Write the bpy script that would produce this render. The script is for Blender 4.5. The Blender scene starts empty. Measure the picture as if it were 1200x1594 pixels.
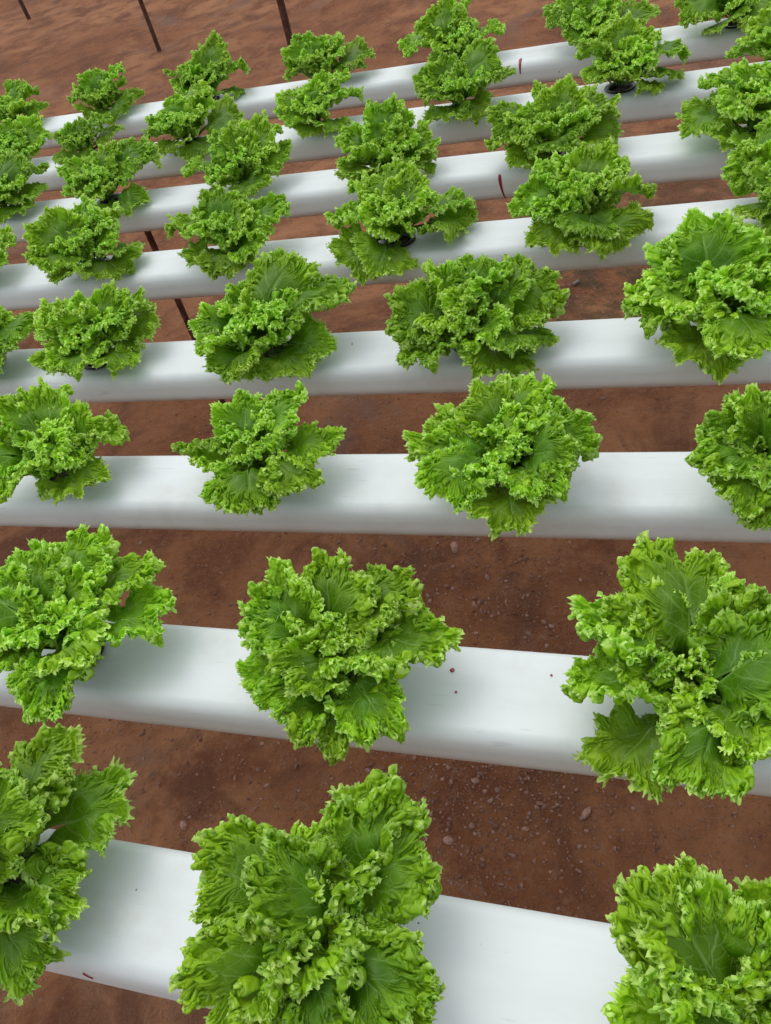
import bpy, bmesh, math, random
import numpy as np
C = bpy.context.scene.collection
R = math.radians

# ------------------------------------------------------------------ camera, sky, sun, exposure
S = 0.24
CAM_PITCH, CAM_YAW, CAM_ROLL, CAM_F, CAM_H = 0.775052, 0.434343, -0.29372, 1303.572, 2.52401 * S
from mathutils import Vector, Matrix
cy, sy, cp, sp = math.cos(CAM_YAW), math.sin(CAM_YAW), math.cos(CAM_PITCH), math.sin(CAM_PITCH)
Fv = Vector((-sy * cp, cy * cp, -sp)); R0 = Vector((cy, sy, 0)); U0 = R0.cross(Fv)
Xv = math.cos(CAM_ROLL) * R0 + math.sin(CAM_ROLL) * U0
Uv = -math.sin(CAM_ROLL) * R0 + math.cos(CAM_ROLL) * U0
cam_data = bpy.data.cameras.new('camera'); cam = bpy.data.objects.new('camera', cam_data); C.objects.link(cam)
M = Matrix((Xv, Uv, -Fv)).transposed().to_4x4(); M.translation = Vector((0, 0, CAM_H))
cam.matrix_world = M
cam_data.sensor_fit = 'VERTICAL'; cam_data.sensor_height = 36.0
cam_data.lens = CAM_F * 36.0 / 1594.0
cam_data.clip_start = 0.01; cam_data.clip_end = 300
sc = bpy.context.scene; sc.camera = cam
sc.cycles.max_bounces = 8; sc.cycles.diffuse_bounces = 3; sc.cycles.glossy_bounces = 2; sc.cycles.transmission_bounces = 4

SUN_EL, SUN_AZ = R(68), R(-50)          # azimuth from +Y towards +X
w = bpy.data.worlds.new('World'); sc.world = w; w.use_nodes = True
nt = w.node_tree; bg = nt.nodes['Background']
sky = nt.nodes.new('ShaderNodeTexSky'); sky.sky_type = 'NISHITA'; sky.sun_disc = False
sky.sun_elevation = SUN_EL; sky.sun_rotation = SUN_AZ
sky.air_density = 1.0; sky.dust_density = 2.5; sky.ozone_density = 1.0
hz_ = nt.nodes.new('ShaderNodeHueSaturation'); hz_.inputs['Saturation'].default_value = .25   # white greenhouse film greys the sky light
nt.links.new(sky.outputs[0], hz_.inputs['Color']); nt.links.new(hz_.outputs[0], bg.inputs[0]); bg.inputs[1].default_value = 0.15
sd = bpy.data.lights.new('sun', 'SUN'); sd.energy = 0.4; sd.angle = R(100); sd.color = (1, .94, .86)
sun = bpy.data.objects.new('sun', sd); C.objects.link(sun)
dv = Vector((math.sin(SUN_AZ) * math.cos(SUN_EL), math.cos(SUN_AZ) * math.cos(SUN_EL), math.sin(SUN_EL)))
sun.rotation_euler = dv.to_track_quat('Z', 'Y').to_euler()
sc.view_settings.view_transform = 'Standard'; sc.view_settings.look = 'None'
sc.view_settings.exposure = 0.43; sc.view_settings.gamma = 1.0
GROUND_Z = -0.68

# ------------------------------------------------------------------ helpers
def thing(name, label, cat, loc=(0, 0, 0), rotz=0, group=None):
    o = bpy.data.objects.new(name, None); C.objects.link(o); o.empty_display_size = .05
    o.location = loc; o.rotation_euler = (0, 0, rotz); o['label'] = label; o['category'] = cat
    if group: o['group'] = group
    return o
def mesh_np(name, V, F, smooth=True):
    """V (n,3), F list of equal sized faces (m,k)"""
    V = np.asarray(V, np.float32); F = np.asarray(F, np.int32)
    me = bpy.data.meshes.new(name); me.vertices.add(len(V)); me.vertices.foreach_set('co', V.ravel())
    k = F.shape[1]; me.loops.add(F.size); me.loops.foreach_set('vertex_index', F.ravel())
    me.polygons.add(len(F)); me.polygons.foreach_set('loop_start', np.arange(0, F.size, k, dtype=np.int32))
    me.polygons.foreach_set('loop_total', np.full(len(F), k, np.int32))
    me.update(calc_edges=True)
    if smooth: me.polygons.foreach_set('use_smooth', np.ones(len(F), bool))
    return me
def link(name, me, mat=None, parent=None):
    o = bpy.data.objects.new(name, me); C.objects.link(o)
    if mat and not me.materials: me.materials.append(mat)
    if parent: o.parent = parent
    return o
def bm_mesh(name, bm, smooth=True):
    me = bpy.data.meshes.new(name); bm.to_mesh(me); bm.free()
    if smooth: me.polygons.foreach_set('use_smooth', np.ones(len(me.polygons), bool))
    return me
class NT:
    """small node-building helper"""
    def __init__(s, name):
        s.m = bpy.data.materials.new(name); s.m.use_nodes = True; s.t = s.m.node_tree
        s.p = s.t.nodes['Principled BSDF']; s.out = s.t.nodes['Material Output']
    def n(s, typ, **kw):
        x = s.t.nodes.new(typ)
        for k, v in kw.items():
            if k.startswith('_'): setattr(x, k[1:], v)
        return x
    def set(s, x, **kw):
        for k, v in kw.items():
            sock = x.inputs[k.replace('_', ' ')]
            if hasattr(v, 'links') or isinstance(v, bpy.types.NodeSocket): s.t.links.new(v, sock)
            else: sock.default_value = v
        return x
    def link(s, a, b): s.t.links.new(a, b)
    def math(s, op, a, b=None, c=None, clamp=False):
        x = s.t.nodes.new('ShaderNodeMath'); x.operation = op; x.use_clamp = clamp
        for i, v in enumerate((a, b, c)):
            if v is None: continue
            if isinstance(v, bpy.types.NodeSocket): s.t.links.new(v, x.inputs[i])
            else: x.inputs[i].default_value = v
        return x.outputs[0]
    def smooth(s, v, a, b, lo=0.0, hi=1.0):
        x = s.t.nodes.new('ShaderNodeMapRange'); x.interpolation_type = 'SMOOTHSTEP'
        s.t.links.new(v, x.inputs[0])
        for i, q in zip((1, 2, 3, 4), (a, b, lo, hi)): x.inputs[i].default_value = q
        return x.outputs[0]
    def mix(s, f, a, b, blend='MIX'):
        x = s.t.nodes.new('ShaderNodeMix'); x.data_type = 'RGBA'; x.blend_type = blend
        for sock, v in ((x.inputs[0], f), (x.inputs[6], a), (x.inputs[7], b)):
            if isinstance(v, bpy.types.NodeSocket): s.t.links.new(v, sock)
            else: sock.default_value = v if not isinstance(v, tuple) or len(v) == 4 else (*v, 1)
        return x.outputs[2]
    def noise(s, vec, scale, detail=4, rough=.55, dist=0.0):
        x = s.t.nodes.new('ShaderNodeTexNoise'); x.inputs['Scale'].default_value = scale
        x.inputs['Detail'].default_value = detail; x.inputs['Roughness'].default_value = rough
        x.inputs['Distortion'].default_value = dist
        if vec is not None: s.t.links.new(vec, x.inputs['Vector'])
        return x.outputs[0]
    def bump(s, h, strength, dist, normal=None):
        x = s.t.nodes.new('ShaderNodeBump'); s.t.links.new(h, x.inputs['Height'])
        x.inputs['Strength'].default_value = strength; x.inputs['Distance'].default_value = dist
        if normal is not None: s.t.links.new(normal, x.inputs['Normal'])
        return x.outputs[0]
    def coord(s, which='Object'):
        return s.t.nodes.new('ShaderNodeTexCoord').outputs[which]

# ------------------------------------------------------------------ materials
def mat_leaf():
    k = NT('lettuce_leaf'); t = k.t
    uv = t.nodes.new('ShaderNodeUVMap').outputs[0]
    rim = t.nodes.new('ShaderNodeAttribute'); rim.attribute_name = 'rim'; rim = rim.outputs['Fac']
    nx = t.nodes.new('ShaderNodeTexNoise'); nx.inputs['Scale'].default_value = 5; t.links.new(uv, nx.inputs['Vector'])
    nc = t.nodes.new('ShaderNodeVectorMath'); nc.operation = 'MULTIPLY_ADD'
    t.links.new(nx.outputs['Color'], nc.inputs[0]); nc.inputs[1].default_value = (.09, .09, 0); t.links.new(uv, nc.inputs[2])
    sep = t.nodes.new('ShaderNodeSeparateXYZ'); t.links.new(nc.outputs[0], sep.inputs[0])
    x0 = k.math('SUBTRACT', sep.outputs[0], .045); y0 = k.math('SUBTRACT', sep.outputs[1], .045)
    ax = k.math('ABSOLUTE', x0)
    # midrib, wide and pale at the base
    wid = k.smooth(y0, .0, .85, .055, .004)
    mid = k.math('SUBTRACT', 1.0, k.smooth(k.math('DIVIDE', ax, wid), .5, 1.3))
    # side veins leaving the midrib, bending outwards
    c = k.math('SUBTRACT', y0, k.math('MULTIPLY', k.math('POWER', ax, .8), .62))
    cc = k.math('PINGPONG', k.math('ADD', c, k.math('MULTIPLY', x0, .12)), .065)
    sv = k.math('SUBTRACT', 1.0, k.smooth(cc, .002, .011))
    sv = k.math('MULTIPLY', sv, k.smooth(ax, .30, .50, 1.0, .25))
    vo = t.nodes.new('ShaderNodeTexVoronoi'); vo.feature = 'DISTANCE_TO_EDGE'; vo.inputs['Scale'].default_value = 17
    t.links.new(nc.outputs[0], vo.inputs['Vector'])
    net = k.math('SUBTRACT', 1.0, k.smooth(vo.outputs['Distance'], .0, .10))
    veins = k.math('MAXIMUM', k.math('MAXIMUM', mid, k.math('MULTIPLY', sv, .75)), k.math('MULTIPLY', net, .38))
    veins = k.math('MULTIPLY', veins, k.smooth(rim, .75, .97, 1.0, .15))
    big = k.noise(uv, 4.0, 3)
    oi = t.nodes.new('ShaderNodeObjectInfo')
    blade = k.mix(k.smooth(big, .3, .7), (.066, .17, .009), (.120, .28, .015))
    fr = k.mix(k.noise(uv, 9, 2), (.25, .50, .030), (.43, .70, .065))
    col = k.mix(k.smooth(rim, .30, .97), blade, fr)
    col = k.mix(k.smooth(rim, .955, .985, 0, .92), col, (.62, .86, .24))  # pale margin, brightened to paint in light through edge-on rims
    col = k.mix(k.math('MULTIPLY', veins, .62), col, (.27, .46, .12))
    hs = t.nodes.new('ShaderNodeHueSaturation'); t.links.new(col, hs.inputs['Color'])
    t.links.new(k.smooth(oi.outputs['Random'], 0, 1, .490, .503), hs.inputs['Hue'])
    at = t.nodes.new('ShaderNodeAttribute'); at.attribute_type = 'OBJECT'; at.attribute_name = 'tone'
    t.links.new(at.outputs['Fac'], hs.inputs['Value'])
    hs.inputs['Saturation'].default_value = 1.06
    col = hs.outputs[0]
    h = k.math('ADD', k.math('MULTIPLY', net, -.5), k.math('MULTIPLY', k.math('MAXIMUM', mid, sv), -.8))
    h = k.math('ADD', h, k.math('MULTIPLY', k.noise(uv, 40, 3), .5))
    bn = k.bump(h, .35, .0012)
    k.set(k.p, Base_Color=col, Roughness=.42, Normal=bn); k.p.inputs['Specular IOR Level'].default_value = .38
    tr = t.nodes.new('ShaderNodeBsdfTranslucent'); t.links.new(bn, tr.inputs['Normal'])
    tc = k.mix(.5, col, (.36, .72, .04)); t.links.new(tc, tr.inputs['Color'])
    ms = t.nodes.new('ShaderNodeMixShader'); ms.inputs[0].default_value = .35
    t.links.new(k.p.outputs[0], ms.inputs[1]); t.links.new(tr.outputs[0], ms.inputs[2])
    t.links.new(ms.outputs[0], k.out.inputs['Surface'])
    return k.m
def mat_gully():
    k = NT('white_channel_plastic'); t = k.t
    co = k.coord('Object')
    st = t.nodes.new('ShaderNodeMapping'); st.inputs['Scale'].default_value = (1.2, 14, 6); k.link(co, st.inputs[0])
    oi = t.nodes.new('ShaderNodeObjectInfo')
    off = t.nodes.new('ShaderNodeVectorMath'); off.operation = 'MULTIPLY_ADD'
    k.link(oi.outputs['Random'], off.inputs[0]); off.inputs[1].default_value = (31, 17, 0); k.link(co, off.inputs[2])
    streak = k.noise(st.outputs[0], 3.0, 4)
    dirt = k.noise(off.outputs[0], 9.0, 6, .65)
    base = k.mix(k.smooth(streak, .3, .75), (.77, .82, .825), (.73, .78, .785))
    base = k.mix(k.smooth(dirt, .48, .75, 0, .38), base, (.52, .50, .44))
    # browner towards the bottom of the sides, broken up by noise
    sep = t.nodes.new('ShaderNodeSeparateXYZ'); k.link(co, sep.inputs[0])
    low = k.smooth(sep.outputs[2], -.046, -.026, 1.0, 0.0)
    low = k.math('MULTIPLY', low, k.smooth(k.noise(off.outputs[0], 14, 5), .25, .7, .35, .9))
    base = k.mix(k.math('MULTIPLY', low, .75), base, (.40, .31, .235))
    # sparse dark specks
    v = t.nodes.new('ShaderNodeTexVoronoi'); v.inputs['Scale'].default_value = 26; k.link(off.outputs[0], v.inputs['Vector'])
    keep = k.smooth(v.outputs['Color'], .0, 1.0)
    vs = t.nodes.new('ShaderNodeSeparateColor'); k.link(v.outputs['Color'], vs.inputs[0])
    keep = k.math('GREATER_THAN', vs.outputs[0], .55)
    size = k.smooth(vs.outputs[1], .3, 1.0, .008, .034)
    spot = k.math('MULTIPLY', k.math('LESS_THAN', v.outputs['Distance'], size), keep)
    base = k.mix(k.math('MULTIPLY', spot, .85), base, (.06, .045, .035))
    # faint algae film and water marks
    al = k.smooth(k.noise(off.outputs[0], 3.2, 3), .55, .75, 0, .22)
    base = k.mix(al, base, (.50, .60, .46))
    # fine scratches
    sm = t.nodes.new('ShaderNodeMapping'); sm.inputs['Scale'].default_value = (22, 160, 60); sm.inputs['Rotation'].default_value = (0, 0, .25); k.link(off.outputs[0], sm.inputs[0])
    scr = k.smooth(k.noise(sm.outputs[0], 1.0, 2), .66, .76, 0, .40)
    base = k.mix(scr, base, (.5, .5, .48))
    k.set(k.p, Base_Color=base, Roughness=k.smooth(dirt, .3, .8, .42, .62))
    k.set(k.p, Normal=k.bump(k.noise(st.outputs[0], 5, 3), .12, .002)); k.p.inputs['Specular IOR Level'].default_value = .3
    return k.m
def mat_soil():
    k = NT('red_soil'); t = k.t; co = k.coord('Object')
    big = k.noise(co, 1.1, 5, .6, .4); med = k.noise(co, 6, 6, .65, .3); fine = k.noise(co, 60, 6, .7); grit = k.noise(co, 260, 3, .7)
    c = k.mix(k.smooth(big, .35, .65), (.24, .092, .036), (.39, .180, .084))
    c = k.mix(k.smooth(med, .40, .68), c, (.17, .060, .028))
    c = k.mix(k.smooth(fine, .48, .72, 0, .7), c, (.31, .165, .095))
    c = k.mix(k.smooth(k.noise(co, 3.2, 5, .7, .8), .50, .62, 0, .55), c, (.12, .050, .027))
    c = k.mix(k.smooth(grit, .60, .75, 0, .55), c, (.34, .20, .15))
    c = k.mix(k.smooth(grit, .25, .40, .5, 0), c, (.06, .024, .014))
    # patches of greyer gravelly fines
    gp = k.smooth(k.noise(co, 2.3, 4, .6, .5), .56, .68, 0, .55)
    c = k.mix(gp, c, (.20, .125, .098))
    # a mossy dark patch beside the fifth channel
    sep = t.nodes.new('ShaderNodeVectorMath'); sep.operation = 'DISTANCE'; k.link(co, sep.inputs[0]); sep.inputs[1].default_value = (-.12, 2.2, 0)
    ms = k.math('MULTIPLY', k.smooth(sep.outputs['Value'], .15, .75, 1, 0), k.smooth(k.noise(co, 14, 5, .7), .42, .60))
    c = k.mix(k.math('MULTIPLY', ms, .75), c, (.045, .045, .020))
    vr = t.nodes.new('ShaderNodeTexVoronoi'); vr.inputs['Scale'].default_value = 170; k.link(co, vr.inputs['Vector'])
    vb = t.nodes.new('ShaderNodeTexVoronoi'); vb.inputs['Scale'].default_value = 60; k.link(co, vb.inputs['Vector'])
    clod = k.math('MULTIPLY', k.smooth(vr.outputs['Distance'], .0, .55, 1, 0), k.smooth(k.noise(co, 9, 4, .6), .42, .62))
    clod2 = k.math('MULTIPLY', k.smooth(vb.outputs['Distance'], .0, .45, 1, 0), k.smooth(k.noise(co, 21, 3, .6), .52, .66))
    vs = t.nodes.new('ShaderNodeSeparateColor'); k.link(vr.outputs['Color'], vs.inputs[0])
    c = k.mix(k.math('MULTIPLY', clod, k.math('MULTIPLY', vs.outputs[0], .55)), c, (.34, .185, .125))
    h = k.math('ADD', k.math('MULTIPLY', med, .6), k.math('ADD', k.math('MULTIPLY', fine, .60), k.math('MULTIPLY', grit, .16)))
    h = k.math('ADD', h, k.math('ADD', k.math('MULTIPLY', clod, .14), k.math('MULTIPLY', clod2, .22)))
    k.set(k.p, Base_Color=c, Roughness=.92, Normal=k.bump(h, .9, .028)); k.p.inputs['Specular IOR Level'].default_value = .2
    return k.m
def mat_stone(name, a, b, rnd=True):
    k = NT(name); co = k.coord('Object')
    g = k.t.nodes.new('ShaderNodeNewGeometry')
    c = k.mix(k.smooth(g.outputs['Random Per Island'], 0, 1) if rnd else k.noise(co, 90, 3), a, b)
    c = k.mix(k.smooth(k.noise(co, 180, 4), .4, .65, 0, .6), c, (.17, .075, .045))
    k.set(k.p, Base_Color=c, Roughness=.85, Normal=k.bump(k.noise(co, 400, 3), .4, .002))
    return k.m
def mat_metal():
    k = NT('rusty_brown_steel'); co = k.coord('Object')
    c = k.mix(k.smooth(k.noise(co, 25, 5, .7), .4, .65), (.055, .022, .014), (.13, .055, .034))
    c = k.mix(k.smooth(k.noise(co, 90, 3), .6, .72, 0, .6), c, (.22, .12, .08))
    k.set(k.p, Base_Color=c, Roughness=.6, Metallic=.25, Normal=k.bump(k.noise(co, 120, 3), .4, .002))
    return k.m
def mat_plain(name, c, rough=.5, **kw):
    k = NT(name); co = k.coord('Object')
    cc = k.mix(k.smooth(k.noise(co, 60, 4), .35, .7), c, tuple(v * .7 for v in c))
    k.set(k.p, Base_Color=cc, Roughness=rough)
    return k.m
LEAF = mat_leaf(); GULLY = mat_gully(); SOIL = mat_soil(); METAL = mat_metal()
POT = mat_plain('black_plastic', (.012, .013, .014), .35); MEDIUM = mat_plain('dark_growing_medium', (.035, .022, .014), .95)
GRAVEL = mat_stone('gravel_stone', (.13, .055, .034), (.34, .20, .15)); STONE = mat_stone('pinkish_stone', (.40, .23, .19), (.30, .17, .13), False)
GREYSTONE = mat_stone('grey_stone', (.17, .15, .14), (.12, .10, .095), False)
DRIP = mat_plain('painted_reflection_drip', (.30, .012, .035), .12)  # red reflection in the water drops, painted as their own colour

# ------------------------------------------------------------------ ground
def ground_h(x, y):
    return (.020 * np.sin(1.3 * x + .7 * y + 1) * np.sin(.9 * y - .4 * x) + .009 * np.sin(4.1 * x + 1.7 * y) * np.sin(3.3 * y - 2.2 * x + 2)
            + .004 * np.sin(11 * x + 5 * y + 1) * np.sin(9 * y - 6 * x)
            + .05 * np.exp(-((y + .55 * x - 4.6 + .1*np.sin(3*x)) / .35) ** 2)) - .02
def grid_axis(a, b, fine, lo, hi):
    mid = np.arange(a, b + 1e-6, fine)
    left = a - np.cumsum(fine * 1.22 ** np.arange(1, 60)); left = left[left > lo]
    right = b + np.cumsum(fine * 1.22 ** np.arange(1, 60)); right = right[right < hi]
    return np.concatenate([[lo], left[::-1], mid, right, [hi]])
gx = grid_axis(-3.0, 1.2, .035, -150, 150); gy = grid_axis(-.4, 6.5, .035, -150, 150)
X, Y = np.meshgrid(gx, gy); fade = np.exp(-(np.maximum(0, np.hypot(X, Y) - 9) / 8) ** 2)
Z = ground_h(X, Y) * fade
V = np.stack([X, Y, Z], -1).reshape(-1, 3); nxg = len(gx)
ii = (np.arange(len(gy) - 1)[:, None] * nxg + np.arange(nxg - 1)[None]).ravel()
gnd = link('ground', mesh_np('ground', V, np.stack([ii, ii + 1, ii + 1 + nxg, ii + nxg], 1)), SOIL)
gnd.location.z = GROUND_Z; gnd['kind'] = 'structure'
def gz(x, y): return GROUND_Z + float(ground_h(np.array(x), np.array(y)))

# base icosphere for stones
def ico(sub):
    bm = bmesh.new(); bmesh.ops.create_icosphere(bm, subdivisions=sub, radius=1)
    v = np.array([q.co[:] for q in bm.verts]); f = np.array([[q.index for q in p.verts] for p in bm.faces]); bm.free(); return v, f
rng = np.random.default_rng(5)
iv, iF = ico(1); iv2, iF2 = ico(2)
def rot_rand(n):
    q = rng.normal(size=(n, 4)); q /= np.linalg.norm(q, axis=1)[:, None]; a, b, c, d = q.T
    return np.stack([1-2*(c*c+d*d), 2*(b*c-a*d), 2*(b*d+a*c), 2*(b*c+a*d), 1-2*(b*b+d*d), 2*(c*d-a*b), 2*(b*d-a*c), 2*(c*d+a*b), 1-2*(b*b+c*c)], 1).reshape(n, 3, 3)
cent = []
cl = [(-.12, .62, .16, 500), (-.33, .60, .16, 900), (-.20, .72, .16, 700), (-.40, 1.02, .14, 900), (-.28, .50, .12, 700), (-.85, .85, .25, 500), (-.62, .46, .22, 350), (-.1, 1.95, .3, 500), (-.3, .95, .2, 500), (-.05,.55,.15,250), (-.75,1.35,.25,500), (-.9, .6, .2, 300), (-.15, 2.3, .4, 400)]
for (x, y, r, n) in cl: cent.append(np.stack([rng.normal(x, r, n * 3 // 2), rng.normal(y, r * .7, n * 3 // 2)], 1))
cent.append(np.stack([rng.uniform(-3, .8, 8000), rng.uniform(.1, 4.5, 8000)], 1))
cent = np.concatenate(cent); n = len(cent)
sz = np.clip(np.exp(rng.normal(math.log(.0014), .55, n)), .0006, .0055)
sc3 = sz[:, None] * rng.uniform(.45, 1.3, (n, 3))
bv = iv[None] * (1 + rng.uniform(-.38, .38, (n, len(iv), 1)))
bv = np.einsum('nij,nvj->nvi', rot_rand(n), bv * sc3[:, None])
zc = ground_h(cent[:, 0], cent[:, 1]) + GROUND_Z + sz * .15
bv += np.concatenate([cent, zc[:, None]], 1)[:, None]
fv = (iF[None] + (np.arange(n) * len(iv))[:, None, None]).reshape(-1, 3)
gr = link('gravel', mesh_np('gravel', bv.reshape(-1, 3), fv, False), GRAVEL)
gr['kind'] = 'stuff'; gr['label'] = 'fine reddish grit and gravel scattered over the red soil'; gr['category'] = 'gravel'

for (x, y, r, mat, lab) in ((-.085, .572, .0095, STONE, 'rounded pale pink pebble on bare red soil between the two nearest channels'),
        (-.381, 1.095, .013, STONE, 'flat pinkish stone lying in grit below the third nearest channel'),
        (-.291, .497, .008, STONE, 'small pink pebble in gravel just right of the nearest middle lettuce'),
        (-.745, .459, .0075, STONE, 'small pale pebble on dark red soil near the left edge'),
        (-.645, .452, .0085, GREYSTONE, 'small grey stone on dark red soil behind the nearest channel'),
        (-.144, .66, .009, GREYSTONE, 'grey stone half sunk in red grit under the second nearest channel'),
        (-.205, 2.06, .012, GREYSTONE, 'largest grey stone on the mossy dark soil beyond the fourth nearest channel')):
    v = iv2 * (1 + rng.uniform(-.10, .10, (len(iv2), 1))) * (1.2, .9, .6) * r
    v = v @ rot_rand(1)[0].T * (1, 1, .7)
    o = link('pebble', mesh_np('pebble', v, iF2), mat); o.location = (x, y, gz(x, y) + r * .3)
    o['label'] = lab; o['category'] = 'stone'; o['group'] = 'loose stones on the soil'
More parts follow.
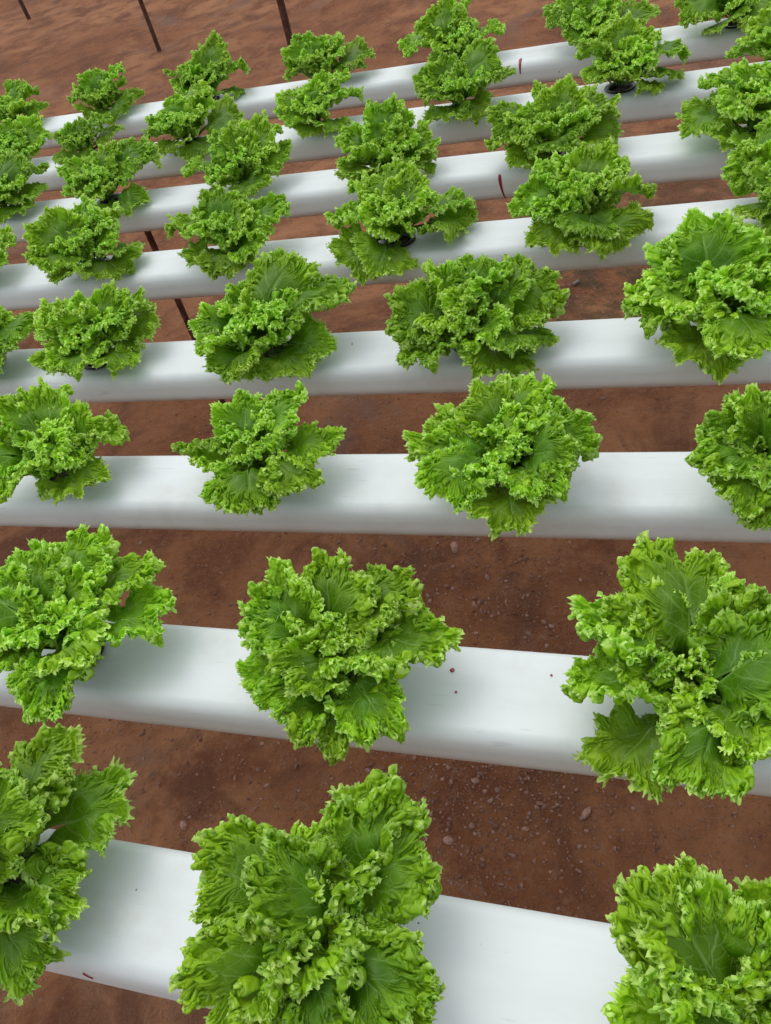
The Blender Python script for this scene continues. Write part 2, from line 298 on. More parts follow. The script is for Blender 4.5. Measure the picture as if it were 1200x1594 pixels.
PLANTS=[
[1,[-0.4721,0.1494,0.013],[[0.0734,0.0846,0.0683],[0.1162,0.0505,0.0469],[0.095,-0.0666,0.0362],[0.0163,0.0177,0.1127],[0.0274,-0.0415,0.1005],[0.1096,-0.0311,0.0469],[0.0452,0.0466,0.1005]]],
[1,[-0.2029,0.1476,0.013],[[0.0342,0.0933,0.0806],[0.0759,0.0602,0.0791],[-0.065,-0.0104,0.0882],[-0.0251,0.0071,0.1097],[-0.0552,-0.0589,0.0714],[0.0058,-0.0686,0.0806],[0.0549,-0.0621,0.0699],[0.1012,-0.0154,0.0607],[0.0808,-0.0509,0.0622]]],
[1,[0.0558,0.1459,0.013],[[-0.0386,0.0528,0.0974],[-0.0605,0.0289,0.0959],[-0.0634,-0.0176,0.0928],[-0.0123,0.0524,0.1036],[0.0232,0.0641,0.0959],[0.042,0.0095,0.1036],[-0.0241,-0.0493,0.0882],[-0.0509,-0.0431,0.0867]]],
[2,[-0.5327,0.3683,-0.0047],[[0.0893,0.0642,0.0576],[0.0248,0.0897,0.0791],[-0.046,0.0661,0.0836],[-0.0907,0.024,0.0806],[0.1094,-0.0118,0.0469],[0.0225,-0.0992,0.0454],[0.0467,-0.0892,0.0454],[-0.0585,-0.0725,0.0545],[0.0102,0.0468,0.0974]]],
[2,[-0.2524,0.3664,-0.0047],[[-0.0794,0.029,0.0745],[-0.0086,0.071,0.0867],[0.0765,0.0284,0.0791],[0.099,-0.0191,0.0561],[0.0677,-0.0765,0.0423],[0.0039,-0.0981,0.0469],[-0.0401,-0.0681,0.0714],[-0.0377,-0.0362,0.0913],[-0.0504,0.0642,0.0821]]],
[2,[0.043,0.3643,-0.0047],[[-0.0119,0.0872,0.0852],[0.0332,0.0542,0.0959],[-0.0753,0.0454,0.0821],[-0.0978,0.0034,0.0729],[-0.0987,-0.0435,0.0591],[-0.0586,-0.0972,0.0423],[-0.0277,-0.0929,0.0607],[0.0152,-0.0788,0.076],[0.0726,-0.0182,0.0867],[0.0507,0.0175,0.1005]]],
[3,[-0.699,0.6182,-0.0104],[[0.0074,0.075,0.0867],[-0.0605,0.0391,0.0959],[0.1033,0.014,0.0438],[0.0808,-0.0587,0.0331],[0.0152,-0.0823,0.0591],[-0.0868,-0.0261,0.0714],[0.075,0.0477,0.0653]]],
[3,[-0.4205,0.6204,-0.0104],[[-0.0102,0.0648,0.0852],[0.0569,0.0566,0.076],[0.0992,-0.009,0.0469],[-0.0713,-0.0368,0.0637],[-0.028,-0.0854,0.0515],[0.0337,-0.0844,0.0423],[0.0748,-0.0609,0.0408]]],
[3,[-0.1372,0.6227,-0.0104],[[-0.0999,0.0106,0.0653],[-0.0402,0.0545,0.0821],[0.0357,0.0536,0.0852],[0.0865,0.0086,0.0699],[0.0756,-0.0367,0.0699],[0.0165,-0.102,0.03],[0.0599,-0.0722,0.0545],[-0.0482,-0.0811,0.053],[-0.0894,-0.0294,0.0591]]],
[3,[0.1104,0.6247,-0.0104],[[-0.0138,0.0271,0.099],[-0.0653,0.0003,0.0852],[-0.0719,-0.0482,0.0668],[-0.0576,-0.0736,0.0561],[-0.0138,-0.0986,0.0392],[0.0363,-0.0518,0.0852],[0.0193,-0.0048,0.102],[0.0228,-0.0912,0.0484]]],
[4,[-0.9662,0.8593,-0.0097],[[0.092,-0.0112,0.0484],[0.0864,-0.05,0.03],[0.0615,0.0163,0.0775],[0.0261,-0.0199,0.0913],[0.0295,-0.0713,0.0622]]],
[4,[-0.7675,0.8604,-0.0097],[[0.0217,0.0635,0.0836],[0.067,0.0724,0.0653],[-0.0731,0.0018,0.0806],[-0.0365,-0.0782,0.0499],[0.0168,-0.0879,0.0423],[0.0978,0.0451,0.0408],[0.0831,-0.0554,0.0254],[0.0108,-0.0131,0.0959]]],
[4,[-0.4963,0.8619,-0.0097],[[0.0346,0.0823,0.0974],[-0.0361,0.0547,0.076],[-0.0851,-0.0151,0.0653],[-0.0356,-0.0935,0.0392],[0.0202,-0.0937,0.0392],[0.0888,-0.0694,0.0086],[0.1135,-0.0221,0.0193],[0.0993,0.0635,0.0607]]],
[4,[-0.2172,0.8634,-0.0097],[[-0.0952,-0.0077,0.0622],[-0.0797,-0.0519,0.0499],[-0.0653,0.0467,0.0913],[0.0065,0.0592,0.0852],[0.0655,0.0593,0.0821],[0.1121,0.0314,0.0545],[0.0508,-0.0959,0.0147],[-0.0178,-0.0953,0.0392],[0.0921,-0.0554,0.03]]],
[4,[0.0719,0.865,-0.0097],[[-0.0165,0.0831,0.1097],[-0.0435,0.075,0.0928],[-0.0979,-0.0172,0.0622],[-0.0494,-0.0982,0.0346],[0.0412,-0.0972,0.0438],[0.0459,0.0668,0.0775],[-0.0764,-0.0658,0.0561],[0.0695,-0.0327,0.0806]]],
[5,[-1.1258,1.1036,0.0034],[[0.0819,0.0221,0.053],[0.0927,-0.0152,0.0377],[0.0069,0.0453,0.0852],[0.0277,-0.0591,0.0714]]],
[5,[-0.8963,1.1052,0.0034],[[-0.0502,0.0203,0.102],[0.0181,0.0611,0.0898],[0.0582,0.0582,0.0683],[-0.0745,-0.0244,0.0745],[-0.0041,-0.0933,0.027],[0.0937,-0.0145,0.0316],[0.0847,-0.0544,0.0101],[-0.0436,-0.0681,0.0515]]],
[5,[-0.6286,1.1072,0.0034],[[-0.0905,-0.0296,0.0653],[-0.0438,-0.0806,0.0346],[0.0133,-0.0947,0.0193],[-0.0207,0.0461,0.0928],[0.0844,0.0493,0.0576],[0.0811,-0.041,0.0408],[-0.0547,0.0065,0.0745]]],
[5,[-0.3653,1.1092,0.0034],[[-0.0685,0.0215,0.0821],[0.0258,0.0508,0.0852],[0.1169,0.0212,0.0392],[0.1088,-0.0236,0.0178],[-0.0765,-0.0785,0.0163],[-0.0208,-0.1093,0.004],[-0.0231,0.0487,0.0836],[-0.0839,-0.0343,0.053]]],
[5,[-0.0985,1.1111,0.0034],[[0.0126,0.0612,0.0882],[-0.0877,-0.0011,0.0653],[-0.038,-0.0995,0.0208],[0.024,-0.0948,0.0377],[0.0712,-0.085,0.0163],[0.0953,-0.0248,0.0515],[0.0684,0.021,0.0775],[-0.0515,0.0421,0.0791]]],
[5,[0.1613,1.113,0.0034],[[-0.0554,0.0028,0.0867],[-0.0211,0.0598,0.0806],[-0.038,-0.0917,0.0346],[-0.0536,-0.0625,0.0668],[0.0332,-0.0705,0.0699],[0.015,-0.0998,0.03]]],
[6,[-1.2332,1.3516,0.0027],[[0.0845,0.0718,0.0469],[0.0749,-0.0551,0.0163],[0.041,0.0676,0.0821],[-0.0425,0.0208,0.0745],[0.0207,-0.075,0.0515],[0.0933,0.0031,0.03]]],
[6,[-0.99,1.3501,0.0027],[[0.1007,0.0725,0.0469],[-0.0573,-0.0041,0.0852],[0.0171,-0.0784,0.0408],[0.0862,-0.0635,0.004],[0.0116,0.0484,0.0898],[0.0824,0.0767,0.0775],[-0.0118,-0.0651,0.0637]]],
[6,[-0.701,1.3483,0.0027],[[-0.0887,-0.0363,0.0545],[-0.0388,-0.0805,0.027],[-0.0491,0.0173,0.0898],[0.0895,0.0263,0.0438],[0.0582,0.0611,0.0852],[0.063,-0.0641,0.027],[-0.0005,0.0412,0.0928]]],
[6,[-0.4402,1.3467,0.0027],[[-0.0269,0.0443,0.1036],[0.0438,0.0463,0.0867],[-0.0639,0.006,0.0745],[-0.0476,-0.0788,0.0362],[0.1006,0.0114,0.0423],[0.0701,-0.0665,0.0285],[-0.0058,-0.0909,0.027],[0.0988,-0.0263,0.0224]]],
[6,[-0.1643,1.345,0.0027],[[-0.0808,-0.0143,0.0637],[-0.0537,-0.0858,0.0254],[-0.0227,0.0458,0.0913],[0.1062,0.0252,0.0637],[0.1146,-0.0084,0.0331],[0.0525,-0.0751,0.0454],[-0.0815,-0.049,0.0438],[0.0316,0.0486,0.0928]]],
[6,[0.1418,1.3431,0.0027],[[-0.1155,0.0032,0.0392],[-0.0778,0.0315,0.0745],[-0.03,0.0505,0.0944],[-0.0546,-0.0835,0.0208],[0.04,-0.0567,0.0714],[0.0188,-0.1008,0.0132]]],
[7,[-1.3628,1.5729,0.0034],[[0.0858,0.0473,0.027],[0.0619,-0.06,0.0254],[0.0246,0.0459,0.0836],[-0.0428,-0.0018,0.0775],[0.0821,0.0729,0.0515]]],
[7,[-1.157,1.5736,0.0034],[[-0.0336,-0.0385,0.0683],[0.0161,0.0142,0.0821],[0.0873,0.0408,0.0331],[0.0054,-0.0829,0.0239],[0.0836,-0.0443,0.004],[0.0618,0.0424,0.0622]]],
[7,[-0.906,1.5744,0.0034],[[-0.0661,-0.0283,0.0637],[-0.012,-0.0909,0.0239],[0.0494,0.0537,0.0852],[0.1113,0.046,0.0239],[0.0831,-0.0762,0.004],[-0.0586,-0.058,0.0438],[-0.0057,0.032,0.0882]]],
[7,[-0.6304,1.5753,0.0034],[[-0.0587,-0.013,0.0714],[-0.0008,-0.0918,0.0163],[0.02,0.041,0.0898],[0.0947,0.0155,0.0408],[0.0577,-0.0718,0.0163],[-0.0458,-0.0625,0.0484],[0.0674,0.0436,0.0745]]],
[7,[-0.3494,1.5762,0.0034],[[-0.0698,0.0049,0.0729],[-0.0117,-0.0888,0.0178],[-0.0092,0.0359,0.0974],[0.1091,0.0151,0.0423],[0.0652,-0.0696,0.0117],[-0.0535,-0.0548,0.0515],[0.0703,0.0304,0.0745]]],
[7,[-0.0634,1.5772,0.0034],[[-0.062,-0.011,0.0729],[-0.0164,0.0446,0.1005],[0.114,-0.001,0.0454],[0.044,-0.0837,0.0224],[0.0891,-0.0483,0.0254],[-0.0565,-0.0644,0.0454],[0.057,0.0261,0.0791]]],
[7,[0.1927,1.578,0.0034],[[-0.0427,0.0211,0.0821],[-0.0482,-0.0553,0.0607],[0.0169,0.0388,0.0867],[0.0013,-0.0891,0.0469]]],
[8,[-1.4922,1.8198,0.0025],[[0.0289,0.0475,0.0867],[0.0871,0.0321,0.0254],[-0.0404,-0.0017,0.0775],[0.0893,-0.0445,0.004],[0.0116,-0.0868,0.0163],[0.0658,0.0563,0.0637]]],
[8,[-1.2391,1.8187,0.0025],[[-0.0398,-0.0492,0.0576],[-0.0213,0.0154,0.0913],[0.0967,0.0372,0.0163],[0.0561,0.0553,0.0791],[0.0115,-0.0835,0.0224],[0.0796,-0.043,0.0117]]],
[8,[-0.9666,1.8175,0.0025],[[-0.0701,-0.0203,0.0714],[0.0504,0.0566,0.1036],[0.0996,0.0427,0.0392],[0.0859,-0.0291,0.0071],[-0.0457,-0.0703,0.0331],[-0.0123,0.03,0.099]]],
[8,[-0.686,1.8163,0.0025],[[-0.0757,-0.0157,0.0637],[-0.0225,0.0318,0.1082],[0.1142,0.0327,0.0362],[0.1006,0.0021,0.0132],[-0.051,-0.06,0.0408],[0.0552,0.037,0.0806]]],
[8,[-0.3958,1.8151,0.0025],[[-0.0957,-0.0239,0.0454],[-0.0736,0.0113,0.0928],[0.0414,0.0411,0.1051],[0.0984,0.0156,0.0469],[0.0862,-0.0449,0.004],[-0.0204,-0.0893,0.0224],[-0.0154,0.0386,0.1143]]],
[8,[-0.1202,1.8139,0.0025],[[-0.0848,-0.0038,0.0576],[0.0009,0.0337,0.0913],[0.124,0.0017,0.0423],[0.0906,-0.0424,0.0117],[-0.0481,-0.0699,0.0346],[-0.0642,0.0222,0.0913]]],
[8,[0.1351,1.8128,0.0025],[[-0.0973,0.0021,0.0408],[-0.0267,-0.087,0.0163],[-0.0236,-0.0192,0.0852],[0.0732,-0.0441,0.0423],[0.0422,-0.085,0.0132]]]]
ROWS=[[1, 0.0, 0.1463, 0.013, -0.00667], [2, 0.0, 0.3646, -0.0047, -0.00694], [3, 0.0, 0.6238, -0.0104, 0.00805], [4, 0.0, 0.8646, -0.0097, 0.00545], [5, 0.0, 1.1119, 0.0034, 0.00738], [6, 0.0, 1.344, 0.0027, -0.00619], [7, 0.0, 1.5774, 0.0034, 0.0033], [8, 0.0, 1.8134, 0.0025, -0.00428]]
DRIPS = [(8, -.2605, .0235, .060, .0042, 0), (6, -.239, .043, .086, .0030, .007), (5, -.236, .080, .096, .0045, .012), (1, -.3835, .054, .060, .0006, .006)]
SPOTS = [(2, -.1594, .0149, .0021), (2, -.1525, -.0061, .0011), (2, -.0755, .0179, .0011), (1, -.36, .01, .0006), (4, -.38, .01, .0009)]
_R = {1: 'nearest', 2: 'second nearest', 3: 'third nearest', 4: 'fourth nearest', 5: 'fifth nearest', 6: 'third farthest', 7: 'second farthest', 8: 'farthest'}
_T = {1: ['large curly lettuce cut by the left edge on the nearest white channel', 'large open lettuce with dark flat leaves, middle of the nearest white channel', 'big pale curly lettuce in the bottom right corner of the photo'],
 2: ['lettuce with an arching upright leaf and black pot rim showing, left on second nearest channel', 'dense round lettuce beside the red spots, middle of the second nearest channel', 'largest curly lettuce, at the right end of the second nearest channel'],
 3: ['lettuce cut by the left edge on the third nearest channel', 'sparse open lettuce with separate spreading leaves on the third nearest channel', 'broad curly lettuce with a dark hollow centre, third nearest channel, right of middle', 'dark smooth leaved lettuce cut by the right edge on the third nearest channel']}
_N = ['first', 'second', 'third', 'fourth', 'fifth', 'sixth', 'seventh']
LABELS = dict(_T)
LABELS[4] = ['sliver of lettuce at the left edge on the fourth nearest channel', 'small spreading lettuce, second from left on the fourth nearest channel', 'dense dark green lettuce, middle of the fourth nearest channel', 'lettuce with a big flat veined front leaf on the fourth nearest channel', 'tall bushy lettuce at the right end of the fourth nearest channel']
LABELS[5] = ['sliver of lettuce at the left edge on the fifth nearest channel', 'round bushy lettuce, second from left on the fifth nearest channel', 'open lettuce with gaps beside its black pot, third from left, fifth nearest channel', 'wide leafy lettuce, fourth from left on the fifth nearest channel', 'large domed lettuce, fifth from left on the fifth nearest channel', 'lettuce cut by the right edge on the fifth nearest channel']
LABELS[6] = ['lettuce cut by the left edge on the third farthest channel', 'curly lettuce second from left on the third farthest channel', 'spiky edged lettuce third from left on the third farthest channel', 'tall lettuce fourth from left on the third farthest channel', 'curly lettuce above the long red water drip on the third farthest channel', 'pale lettuce cut by the right edge on the third farthest channel']
LABELS[7] = ['%s curly lettuce from the left on the second farthest white channel' % q for q in _N]
LABELS[7][5] = 'sixth curly lettuce from the left on second farthest channel, pot rim showing'
LABELS[8] = ['%s curly lettuce from the left on the farthest white channel' % q for q in _N]
LABELS[8][6] = 'curly lettuce at the top right corner on the farthest channel'

# ------------------------------------------------------------------ white growing channels
def channel_profile():
    half = [(.0, .0), (.024, .0), (.0345, -.0004), (.0388, -.0015), (.0425, -.0042), (.0454, -.0082), (.0470, -.0130), (.0479, -.0185), (.0481, -.024), (.0484, -.033), (.0478, -.0375), (.0458, -.0420), (.0420, -.0448), (.036, -.0455), (.0, -.0455)]
    def cr(P, n=4):
        P = np.array(P); o = []
        for i in range(len(P) - 1):
            p0 = P[max(i - 1, 0)]; p1 = P[i]; p2 = P[i + 1]; p3 = P[min(i + 2, len(P) - 1)]
            for t in np.linspace(0, 1, n, endpoint=False):
                o.append(.5 * (2*p1 + (p2-p0)*t + (2*p0-5*p1+4*p2-p3)*t*t + (3*p1-p0-3*p2+p3)*t**3))
        return o
    # from the far edge of the flat top, down and around underneath to the near edge
    right = cr(half[1:-1]) + [np.array(half[-2])]
    return [(float(a), float(min(b, 0))) for a, b in right] + [(-float(a), float(min(b, 0))) for a, b in right[::-1]]
def gully_mesh(x0, x1, holes, hr=.0215, band=.024):
    prof = channel_profile()                        # first point = (+band,0), last = (-band,0)
    cuts = {x0, x1}
    for h in holes: cuts |= {h - band, h + band}
    for x in np.arange(x0, x1, .12):
        if all(abs(x - h) > band + .01 for h in holes): cuts.add(float(x))
    xs = sorted(cuts); V = []; F = []
    n = len(prof)
    wob = lambda x: (.0006 * math.sin(3.1 * x + x0 * 7), .0008 * math.sin(2.3 * x + 1 + x0 * 3))
    for x in xs:
        a, b = wob(x)
        V += [(x, y + a, z + b) for y, z in prof]
    hm = set(round(h, 6) for h in holes)
    for i in range(len(xs) - 1):
        for j in range(n - 1): F.append((i*n + j, i*n + j + 1, (i+1)*n + j + 1, (i+1)*n + j))
        mid = (xs[i] + xs[i + 1]) / 2
        hole = next((h for h in holes if abs(h - mid) < .004 and abs(xs[i+1] - xs[i] - 2*band) < 1e-4), None)
        a0, a1, b1, b0 = i*n + n - 1, i*n, (i+1)*n, (i+1)*n + n - 1   # near-left, far-left, far-right, near-right
        if hole is None: F.append((a0, a1, b1, b0)); continue
        a, b = wob(hole); m = 32; start = len(V)
        for r_ in range(m):
            t = 2 * math.pi * r_ / m + math.pi / 4 + math.pi   # start at the near-left corner, go clockwise
            V.append((hole + hr * math.cos(-t + math.pi/2 + math.pi), a + hr * math.sin(-t + math.pi/2 + math.pi), b))
        corners = {a0: (xs[i], -band), a1: (xs[i], band), b1: (xs[i+1], band), b0: (xs[i+1], -band)}
        def near(k):
            vx, vy, _ = V[start + k % m]; return min(corners, key=lambda c: (corners[c][0] - vx)**2 + (corners[c][1] - vy)**2)
        own = [near(k + .0 if False else k) for k in range(m)]
        for r_ in range(m):
            c1, c2 = own[r_], own[(r_ + 1) % m]
            if c1 == c2: F.append((start + r_, start + (r_ + 1) % m, c1))
            else: F.append((start + r_, start + (r_ + 1) % m, c2, c1))
    me = bpy.data.meshes.new('channel'); me.from_pydata(V, [], F); me.update()
    bm = bmesh.new(); bm.from_mesh(me); bmesh.ops.recalc_face_normals(bm, faces=bm.faces); bm.to_mesh(me); bm.free()
    me.polygons.foreach_set('use_smooth', np.ones(len(me.polygons), bool))
    return me
ORD = {1: 'nearest', 2: 'second nearest', 3: 'third nearest', 4: 'fourth nearest', 5: 'fifth nearest', 6: 'third farthest', 7: 'second farthest', 8: 'farthest'}
GEXTRA = {1: 'cut off by the lower edge of the photo', 2: 'with small dark red spots on its flat top', 3: 'running nearly level across the photo',
          4: 'carrying five lettuces', 5: 'with a brown leg showing just behind it', 6: 'with a long water drip of painted red reflection down its side', 7: 'between the channels with water drips',
          8: 'with a short water drip of painted red reflection'}
holes = {r[0]: [] for r in ROWS}
for row, b, lv in PLANTS: holes[row].append(b[0])
gull = {}
for (k, x_, y_, z_, ang) in ROWS:
    hs = sorted(holes[k]); x0, x1 = -2.15, 1.15
    # empty holes are outside the picture; the pattern goes on with the same pitch
    hx = [h / math.cos(ang) for h in hs]
    g = link('growing_channel', gully_mesh(x0, x1, hx), GULLY)
    g.location = (0, y_, z_); g.rotation_euler = (0, 0, math.atan(ang))
    g['label'] = 'white plastic growing channel, the %s, %s' % (ORD[k], GEXTRA[k]); g['category'] = 'channel'; g['group'] = 'parallel white growing channels'
    gull[k] = g
def strip_on(k, pts, name, off=.0006):
    """a thin raised drip that follows the channel surface: pts = (x, y across, z, half width)"""
    V = []; F = []; m = 8
    for i, (x, y, z, hw) in enumerate(pts):
        a = pts[max(i-1, 0)]; b = pts[min(i+1, len(pts)-1)]
        t = Vector((b[0]-a[0], b[1]-a[1], b[2]-a[2])).normalized()
        nn = Vector((0, -abs(t.z) - .02, abs(t.y) + .02)).normalized(); s = t.cross(nn).normalized()
        for j in range(m + 1):
            q = j / m * 2 - 1
            p = Vector((x, y, z)) + s * q * hw + nn * (off * (1.8 * math.sqrt(max(0, 1 - q*q)) + .25))
            V.append(p[:])
    for i in range(len(pts) - 1):
        for j in range(m): F.append((i*(m+1)+j, i*(m+1)+j+1, (i+1)*(m+1)+j+1, (i+1)*(m+1)+j))
    return link(name, mesh_np(name, V, F), DRIP, gull[k])
PROF = channel_profile(); near_side = [(y, z) for y, z in PROF if y < 0][::-1]   # from flat top edge outwards/down
def prof_at(s):
    """point on the near side of the profile, s metres from the middle of the top"""
    P = [(0, 0)] + near_side; L = 0
    for a, b in zip(P[:-1], P[1:]):
        d = math.hypot(b[0]-a[0], b[1]-a[1])
        if L + d >= s: q = (s - L) / d; return a[0] + (b[0]-a[0])*q, a[1] + (b[1]-a[1])*q
        L += d
    return P[-1]
def drip(k, x, s0, s1, wid, lean=0, n=16):
    pts = []
    for i in range(n):
        t = i / (n - 1); y, z = prof_at(s0 + (s1 - s0) * t); pts.append((x + lean * t * t, y, z, wid(t)))
    strip_on(k, pts, 'water_drip')  # water drip carrying the painted red reflection
# DRIPS and SPOTS are filled in below by position along the channel
for (k, x, s0, s1, w0, lean) in DRIPS:
    drip(k, x, s0, s1, (lambda t, w0=w0: w0 * (1 - .75 * t) * (.45 + .55 * min(1, t * 6 + .3)) if True else 0), lean)
for (k, x, y, r) in SPOTS:
    V = [(0, 0, .0006)] + [(r*math.cos(a), r*math.sin(a), .0001) for a in np.linspace(0, 2*math.pi, 24, endpoint=False)]
    zz = prof_at(-y)[1] if y < -.024 else 0
    o = link('red_spot', mesh_np('red_spot', V, [(0, 1+i, 1+(i+1) % 24) for i in range(24)]), DRIP, gull[k]); o.location = (x, y, zz + .0009)

# ------------------------------------------------------------------ posts and supports
def square_tube(name, p0, p1, wdt, parent=None):
    bm = bmesh.new(); bmesh.ops.create_cube(bm, size=1); p0 = Vector(p0); p1 = Vector(p1); d = p1 - p0
    bmesh.ops.scale(bm, vec=(wdt, wdt, d.length), verts=bm.verts)
    bmesh.ops.bevel(bm, geom=bm.edges[:], offset=wdt*.12, segments=2, affect='EDGES')
    q = d.to_track_quat('Z', 'Y').to_matrix().to_4x4(); q.translation = (p0 + p1) / 2
    bmesh.ops.transform(bm, matrix=q, verts=bm.verts)
    return link(name, bm_mesh(name, bm, False), METAL, parent)
def leg_post(name, x, y, top, lab, cat, grp=None, wdt=.02, lean=(0, 0), plate=True):
    z0 = gz(x, y); t = thing(name, lab, cat, (x, y, z0), 0, grp)
    square_tube('upright', (0, 0, -.05), (lean[0], lean[1], top - z0), wdt, t)
    if plate:
        bm = bmesh.new(); bmesh.ops.create_cube(bm, size=1); bmesh.ops.scale(bm, vec=(wdt*1.9, wdt*1.9, .006), verts=bm.verts)
        bmesh.ops.translate(bm, vec=(lean[0], lean[1], top - z0 + .003), verts=bm.verts)
        link('top_plate', bm_mesh('top_plate', bm, False), METAL, t)
    return t
# the slender leg that shows between the channels
leg_post('support_leg', -.936, 1.344, .0027 - .0455 - .0065, 'dark brown square steel leg between the channels, seen in the gaps at left', 'leg', None, .0100)
leg_post('greenhouse_post', -2.801, 4.882, 1.9, 'middle dark post of three on the bare soil, foot in full view', 'post', 'dark posts standing behind the channels', .020, (-.03, 0))
leg_post('greenhouse_post', -4.524, 6.206, 1.9, 'short visible dark post in the upper left corner', 'post', 'dark posts standing behind the channels', .024, (-.08, 0))
leg_post('greenhouse_post', -1.79, 4.40, 1.9, 'dark post at top, its foot hidden behind the curly lettuces', 'post', 'dark posts standing behind the channels', .030, (.05, 0))
# trestles that carry the channels, outside the picture on both sides
for xx in (-2.0, 1.0):
    t = thing('trestle', 'brown steel trestle under the %s ends of the white channels' % ('left' if xx < 0 else 'right'), 'support', (xx, 1.0, GROUND_Z))
    zt = [r[3] for r in ROWS]; zb = min(zt) - .0455 - .012 - GROUND_Z
    square_tube('crossbar', (0, -.95, zb), (0, .95, zb), .022, t)
    for yy in (-.85, 0, .85): square_tube('leg', (0, yy, -.03), (0, yy, zb - .0112), .022, t)
    for r in ROWS:
        h = (r[3] - .0455) - (min(zt) - .0455)
        if h > .001: square_tube('packer', (0, r[2] + r[4]*xx - 1.0, zb + .011), (0, r[2] + r[4]*xx - 1.0, zb + .011 + h), .02, t)

# ------------------------------------------------------------------ lettuce leaves
def noise1(a, rg, freqs, amps):
    o = np.zeros_like(a)
    for f, m in zip(freqs, amps): o += m * np.sin(2 * math.pi * (f * a + rg.uniform()))
    return o
def smooth_rows(P, k):
    if k < 2: return P
    w_ = np.hanning(2 * k + 1)[:]; w_ /= w_.sum()
    Q = np.concatenate([np.repeat(P[:, :1], k, 1), P, np.repeat(P[:, -1:], k, 1)], 1); cs = np.zeros_like(P)
    for i_, v_ in enumerate(w_): cs += v_ * Q[:, i_:i_ + P.shape[1]]
    return cs
def frame(P, k=0):
    P = smooth_rows(P, k)
    T = np.gradient(P, axis=1); D = np.gradient(P, axis=0)
    T /= np.linalg.norm(T, axis=2, keepdims=True) + 1e-9; D /= np.linalg.norm(D, axis=2, keepdims=True) + 1e-9
    N = np.cross(D, T); N /= np.linalg.norm(N, axis=2, keepdims=True) + 1e-9
    D = np.cross(T, N)
    return T, D, N
def sstep(x, a, b): t = np.clip((x - a) / (b - a), 0, 1); return t * t * (3 - 2 * t)
def relax(P, B, Lt, Lr, Ld1, Ld2, att, it, bend=.26, bmin=.62, skips=()):
    """position based relaxation of a sheet whose margin has grown too long for its outline: it buckles into frills"""
    Lt2 = Lt[:, :-1] + Lt[:, 1:]; Lr2 = Lr[:-1] + Lr[1:]
    cum = np.concatenate([np.zeros((len(Lt), 1), Lt.dtype), np.cumsum(Lt, 1)], 1); Ls = {k_: cum[:, k_:] - cum[:, :-k_] for k_, _ in skips}
    def con(A, Bv, L, k, ineq=0.0):
        d = Bv - A; l = np.sqrt((d * d).sum(-1)) + 1e-9
        e = (l - L * (ineq or 1)) / l * (.5 * k)
        if ineq: e = np.minimum(e, 0)
        d *= e[..., None]; A += d; Bv -= d
    for i in range(it):
        for o in (0, 1):
            n_ = (P.shape[1] - o) // 2 * 2
            con(P[:, o:o+n_:2], P[:, o+1:o+n_:2], Lt[:, o:o+n_-1:2], .9)
            m_ = (P.shape[0] - o) // 2 * 2
            con(P[o:o+m_:2], P[o+1:o+m_:2], Lr[o:o+m_-1:2], .9)
            con(P[o:o+m_:2, :-1], P[o+1:o+m_:2, 1:], Ld1[o:o+m_-1:2], .3)
            con(P[o:o+m_:2, 1:], P[o+1:o+m_:2, :-1], Ld2[o:o+m_-1:2], .3)
        for o in (0, 1, 2, 3):
            A = P[:, o:-2:4]; C_ = P[:, o+2::4]; n_ = min(A.shape[1], C_.shape[1]); con(A[:, :n_], C_[:, :n_], Lt2[:, o::4][:, :n_], bend, bmin)
            A = P[o:-2:4]; C_ = P[o+2::4]; n_ = min(len(A), len(C_)); con(A[:n_], C_[:n_], Lr2[o::4][:n_], bend, .93)
        if i % 2 == 0:      # the thicker inner blade only bends in long waves
            for k_, m_ in skips:
                o = (i // 2 * 3) % (2 * k_); L_ = Ls[k_]
                for o2 in (o, o + k_):
                    A = P[:m_, o2:-k_:2 * k_]; C_ = P[:m_, o2 + k_::2 * k_]; n_ = min(A.shape[1], C_.shape[1])
                    con(A[:, :n_], C_[:, :n_], L_[:m_, o2::2 * k_][:, :n_], .5, .93)
        P += (B - P) * att
    return P
def upsample(A, ax):
    A = np.moveaxis(A, ax, 0); E = np.concatenate([2*A[:1]-A[1:2], A, 2*A[-1:]-A[-2:-1]])
    mid = (-E[:-3] + 9*E[1:-2] + 9*E[2:-1] - E[3:]) / 16
    o = np.empty((2*len(A)-1,) + A.shape[1:], A.dtype); o[::2] = A; o[1::2] = mid
    return np.moveaxis(o, 0, ax)
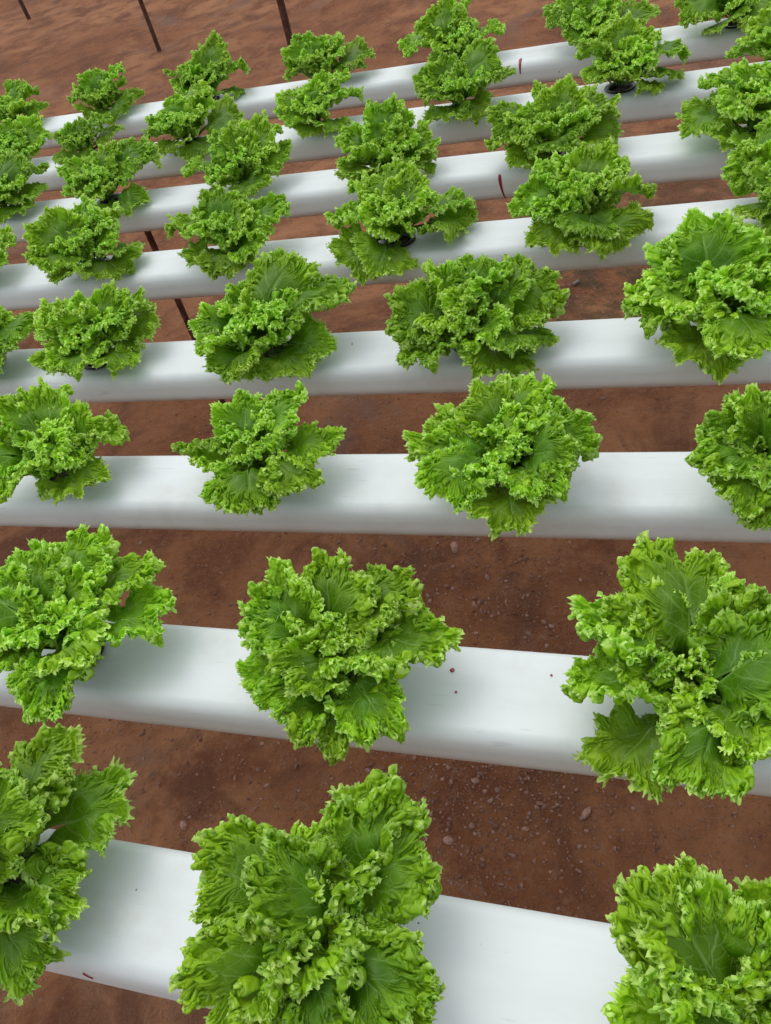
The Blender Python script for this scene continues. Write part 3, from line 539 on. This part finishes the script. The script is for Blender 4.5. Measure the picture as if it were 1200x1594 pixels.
def make_leaf(seed, e0, e1, cup, grow, nth=620, nr=42, wide=1.0, lobe=1.0, it=320, start=.38, teeth=1.0):
    rg = np.random.default_rng(seed)
    th = np.linspace(-R(172), R(172), nth); td = np.abs(np.degrees(th))
    Rr = np.interp(td, [0, 40, 75, 105, 130, 150, 160, 168, 174], [.40, .42, .42, .39, .33, .28, .30, .42, .57])
    edge = np.clip((150 - td) / 35, 0, 1)
    a = np.cumsum(Rr * np.gradient(th)); a -= a[nth // 2]
    Rr = Rr * (1 + edge * lobe * noise1(a, rg, [.8, 1.6, 2.9], [.05, .06, .05]))
    rho = 1 - (1 - np.linspace(0, 1, nr)) ** 1.45
    RH, TH = np.meshgrid(rho, th, indexing='ij')
    Rb = np.broadcast_to(Rr[None], RH.shape)
    lx = RH * Rb * np.sin(TH) * wide; ly = .56 + RH * Rb * np.cos(TH)
    s = np.clip(ly, 0, 1.12); ss = np.linspace(0, 1.15, 200)
    el = R(e0) + (R(e1) - R(e0)) * sstep(ss, .05, 1.05)
    yy = np.concatenate([[0], np.cumsum(np.cos(el[:-1]) * np.diff(ss))]); zz = np.concatenate([[0], np.cumsum(np.sin(el[:-1]) * np.diff(ss))])
    Y_ = np.interp(s, ss, yy); Z_ = np.interp(s, ss, zz); E = np.interp(s, ss, el)
    def n2(lam):
        o = np.zeros_like(RH)
        for _ in range(14):
            q = rg.uniform(0, 2 * math.pi); f = 2 * math.pi / (lam * rg.uniform(.75, 1.4))
            o += np.sin(f * (math.cos(q) * lx + math.sin(q) * ly) + rg.uniform(0, 2 * math.pi))
        return o / math.sqrt(7)
    h = cup * lx ** 2 + .04 * np.exp(-(ly / .25) ** 2) * (np.abs(lx) / .1) + .030 * n2(.5) + .009 * n2(.2)
    tw = R(rg.uniform(-18, 18)) * ly
    hh = h + lx * np.sin(tw) - .012 * np.exp(-(lx / .02) ** 2)
    B = np.stack([lx * np.cos(tw), Y_ - hh * np.sin(E), Z_ + hh * np.cos(E)], -1)
    tip = B[-1, nth // 2].copy()
    # growth of the margin, patchy along it
    gm = np.clip(1 + noise1(a, rg, [1.1, 2.3, 4.5], [.25, .25, .15]), .35, 1.6) * edge
    G = 1 + (grow * gm)[None] * (.06 * sstep(RH, start, .8) + 1.1 * sstep(RH, .44, .97) ** 1.6)
    G = 1 + (G - 1) * np.clip(1 + .30 * n2(.12), .1, 2.2)
    dl = lambda A_, ax: np.linalg.norm(np.diff(A_, axis=ax), axis=-1)
    F2 = np.stack([lx, ly], -1)
    Lt = dl(F2, 1) * .5 * (G[:, 1:] + G[:, :-1]); Lr = dl(F2, 0) * (1 + .15 * grow * np.clip(1 + .5 * n2(.09)[1:], 0, 2.2) * gm[None] * sstep(RH[1:], .45, .85))
    ld = np.sqrt(Lt[1:] ** 2 * .5 + Lt[:-1] ** 2 * .5 + ((Lr[:, 1:] + Lr[:, :-1]) * .5) ** 2)
    T, D, N = frame(B, 3)
    am = sstep(RH, start, 1)[..., None] * edge[None, :, None]
    P = B + am * (N * (.045 * n2(.19) + .030 * n2(.095))[..., None] + T * (.022 * n2(.12))[..., None] + (N * n2(.055)[..., None] + D * n2(.06)[..., None]) * .010 * sstep(RH, .6, 1)[..., None] + N * (rg.normal(size=RH.shape) * .004)[..., None])
    att = (.12 * (1 - sstep(RH, .15, .60)) + .0012 + .5 * (RH < .02))[..., None]
    P = relax(P.astype(np.float32), B.astype(np.float32), Lt.astype(np.float32), Lr.astype(np.float32), ld.astype(np.float32), ld.astype(np.float32), att.astype(np.float32), it, skips=((15, int(nr * .26)), (9, int(nr * .40)), (6, int(nr * .58)), (3, int(nr * .82))))
    UVs = F2
    for ax in (1, 0): P = upsample(P, ax); UVs = upsample(UVs, ax); RH = upsample(RH[..., None], ax)[..., 0]
    # pointed teeth grow out of the very edge
    n_ = P.shape[1]; edge = np.interp(np.linspace(0, 1, n_), np.linspace(0, 1, nth), edge)
    arc = np.concatenate([[0], np.cumsum(np.linalg.norm(np.diff(P[-1], axis=0), axis=1))])
    pt = arc / .055 + noise1(arc, rg, [.9, 2.1], [.5, .25]); tooth = (np.abs(np.cos(math.pi * pt)) ** 4) * np.clip(1 + noise1(arc, rg, [1.3, 3.7], [.4, .4]), .15, 1.9)
    out_ = P[-1] - P[-4]; out_ /= np.linalg.norm(out_, axis=1, keepdims=True) + 1e-9
    for j in range(1, 5):
        P[-j] += out_ * (.026 * teeth * tooth * edge * (1, .55, .22, .07)[j - 1])[:, None]
    nr_, nth_ = P.shape[:2]
    ii = (np.arange(nr_ - 1)[:, None] * nth_ + np.arange(nth_ - 1)[None]).ravel(); F = np.stack([ii, ii + 1, ii + 1 + nth_, ii + nth_], 1)
    me = mesh_np('leaf', P.reshape(-1, 3), F)
    uv = me.uv_layers.new(name='UVMap'); uv.data.foreach_set('uv', UVs.reshape(-1, 2)[F.ravel()].astype(np.float32).ravel())
    at = me.attributes.new('rim', 'FLOAT', 'POINT'); at.data.foreach_set('value', np.clip(RH * (edge[None] * .6 + .4), 0, 1).astype(np.float32).ravel())
    me.materials.append(LEAF)
    return me, tip
OUT, MID, INN = [], [], []
for i in range(5): OUT.append(make_leaf(100 + i, 42, -18 - 4 * (i % 3), -.15 + .12 * (i % 3), 1.5 + .4 * (i % 3), wide=1.0, lobe=1.5, teeth=1.25))
for i in range(8): MID.append(make_leaf(200 + i, 68, -25 + 9 * (i % 4), .1 + .2 * (i % 3), 3.5 + .5 * (i % 3), wide=.80 + .05 * (i % 3), lobe=1.6, start=.02 + .08 * (i % 3), teeth=.85))
for i in range(6): INN.append(make_leaf(300 + i, 80, 5 + 12 * (i % 3), .2, 3.6, wide=.85, nth=430, nr=32, start=.02, teeth=1.1))
def place_leaf(root, tipv, lib, wide, rr, tone, roll=0):
    me, t = lib[rr.randrange(len(lib))]
    d = Vector(tipv); L = d.length; a = math.atan2(d.y, d.x) - math.pi / 2
    el_t = math.atan2(d.z, math.hypot(d.x, d.y)); el_m = math.atan2(t[2], t[1]); sc_ = L / math.hypot(t[1], t[2]) * .90
    o = link('leaf', me, None, root)
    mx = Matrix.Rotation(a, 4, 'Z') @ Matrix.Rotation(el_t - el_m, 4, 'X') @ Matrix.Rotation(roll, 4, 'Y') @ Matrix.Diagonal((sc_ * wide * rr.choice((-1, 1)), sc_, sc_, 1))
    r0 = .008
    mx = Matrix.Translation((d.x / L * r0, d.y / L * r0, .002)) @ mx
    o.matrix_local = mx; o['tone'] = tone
    return o
def pot_meshes():
    m = 40; prof = [(.0262, .0012), (.0268, .0022), (.0262, .0032), (.0215, .0034), (.0198, .0020), (.0192, -.010), (.0150, -.038), (.0, -.038)]
    outer = [(.0262, .0012), (.0212, .0010), (.0205, -.004), (.0160, -.0395), (.0, -.0395)]
    V = []; F = []
    for pr in (prof, outer):
        s = len(V)
        for (r_, z) in pr: V += [(r_*math.cos(a), r_*math.sin(a), z) for a in np.linspace(0, 2*math.pi, m, endpoint=False)]
        for i in range(len(pr)-1):
            for j in range(m): F.append((s+i*m+j, s+i*m+(j+1) % m, s+(i+1)*m+(j+1) % m, s+(i+1)*m+j))
    cupm = mesh_np('net_pot', V, F)
    rg = np.random.default_rng(3); V = []; F = []; rings = 9
    for i in range(rings):
        r_ = .0191 * (i + .001) / (rings - 1)
        V += [(r_*math.cos(a), r_*math.sin(a), -.005 + rg.uniform(-.0012, .0012) * (i < rings-1)) for a in np.linspace(0, 2*math.pi, m, endpoint=False)]
    for i in range(rings-1):
        for j in range(m): F.append((i*m+j, i*m+(j+1) % m, (i+1)*m+(j+1) % m, (i+1)*m+j))
    return cupm, mesh_np('growing_medium', V, F)
CUP, MEDM = pot_meshes(); CUP.materials.append(POT); MEDM.materials.append(MEDIUM)
cnt = {}; rows_n = {}
for row, b, lv in PLANTS: rows_n[row] = rows_n.get(row, 0) + 1
NUM = ['first', 'second', 'third', 'fourth', 'fifth', 'sixth', 'seventh']
for row, b, lv in PLANTS:
    i = cnt.get(row, 0); cnt[row] = i + 1; rr = random.Random(row * 31 + i)
    t = thing('lettuce_plant', LABELS[row][i], 'lettuce', (b[0], b[1], b[2] + .0003), 0, 'curly green lettuces growing in the white channels')
    link('net_pot', CUP, None, t); link('growing_medium', MEDM, None, t)
    g = rr.uniform(1.0, 1.18)
    ls = sorted(lv, key=lambda q: q[2])
    for j, q in enumerate(ls):
        el = math.degrees(math.atan2(q[2], math.hypot(q[0], q[1])))
        lib = OUT if el < 22 else MID
        wd = rr.uniform(.88, 1.1) if len(ls) < 7 else rr.uniform(.80, 1.02)
        wd *= 1.12 if row >= 4 else .88 if row <= 2 else .95
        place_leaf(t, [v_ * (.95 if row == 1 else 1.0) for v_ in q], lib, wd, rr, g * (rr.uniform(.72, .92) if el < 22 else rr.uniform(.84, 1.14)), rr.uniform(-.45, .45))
    Lm = sum(Vector(q).length for q in lv) / len(lv)
    a0 = rr.uniform(0, 6.28); n_in = 14
    for j in range(n_in):
        a = a0 + j * 2.4; f = (.80, .76, .78, .72, .74, .66, .70, .62, .60, .56, .52, .68, .58, .46)[j]; el = R((38, 50, 44, 57, 50, 64, 58, 70, 66, 77, 85, 72, 80, 88)[j])
        L = Lm * f * rr.uniform(.88, 1.1) * (1.12 if row >= 4 else 1.06)
        place_leaf(t, (L*math.cos(el)*math.cos(a), L*math.cos(el)*math.sin(a), L*math.sin(el)), INN, rr.uniform(.85, 1.1), rr, g * rr.uniform(1.0, 1.2), rr.uniform(-.5, .5))
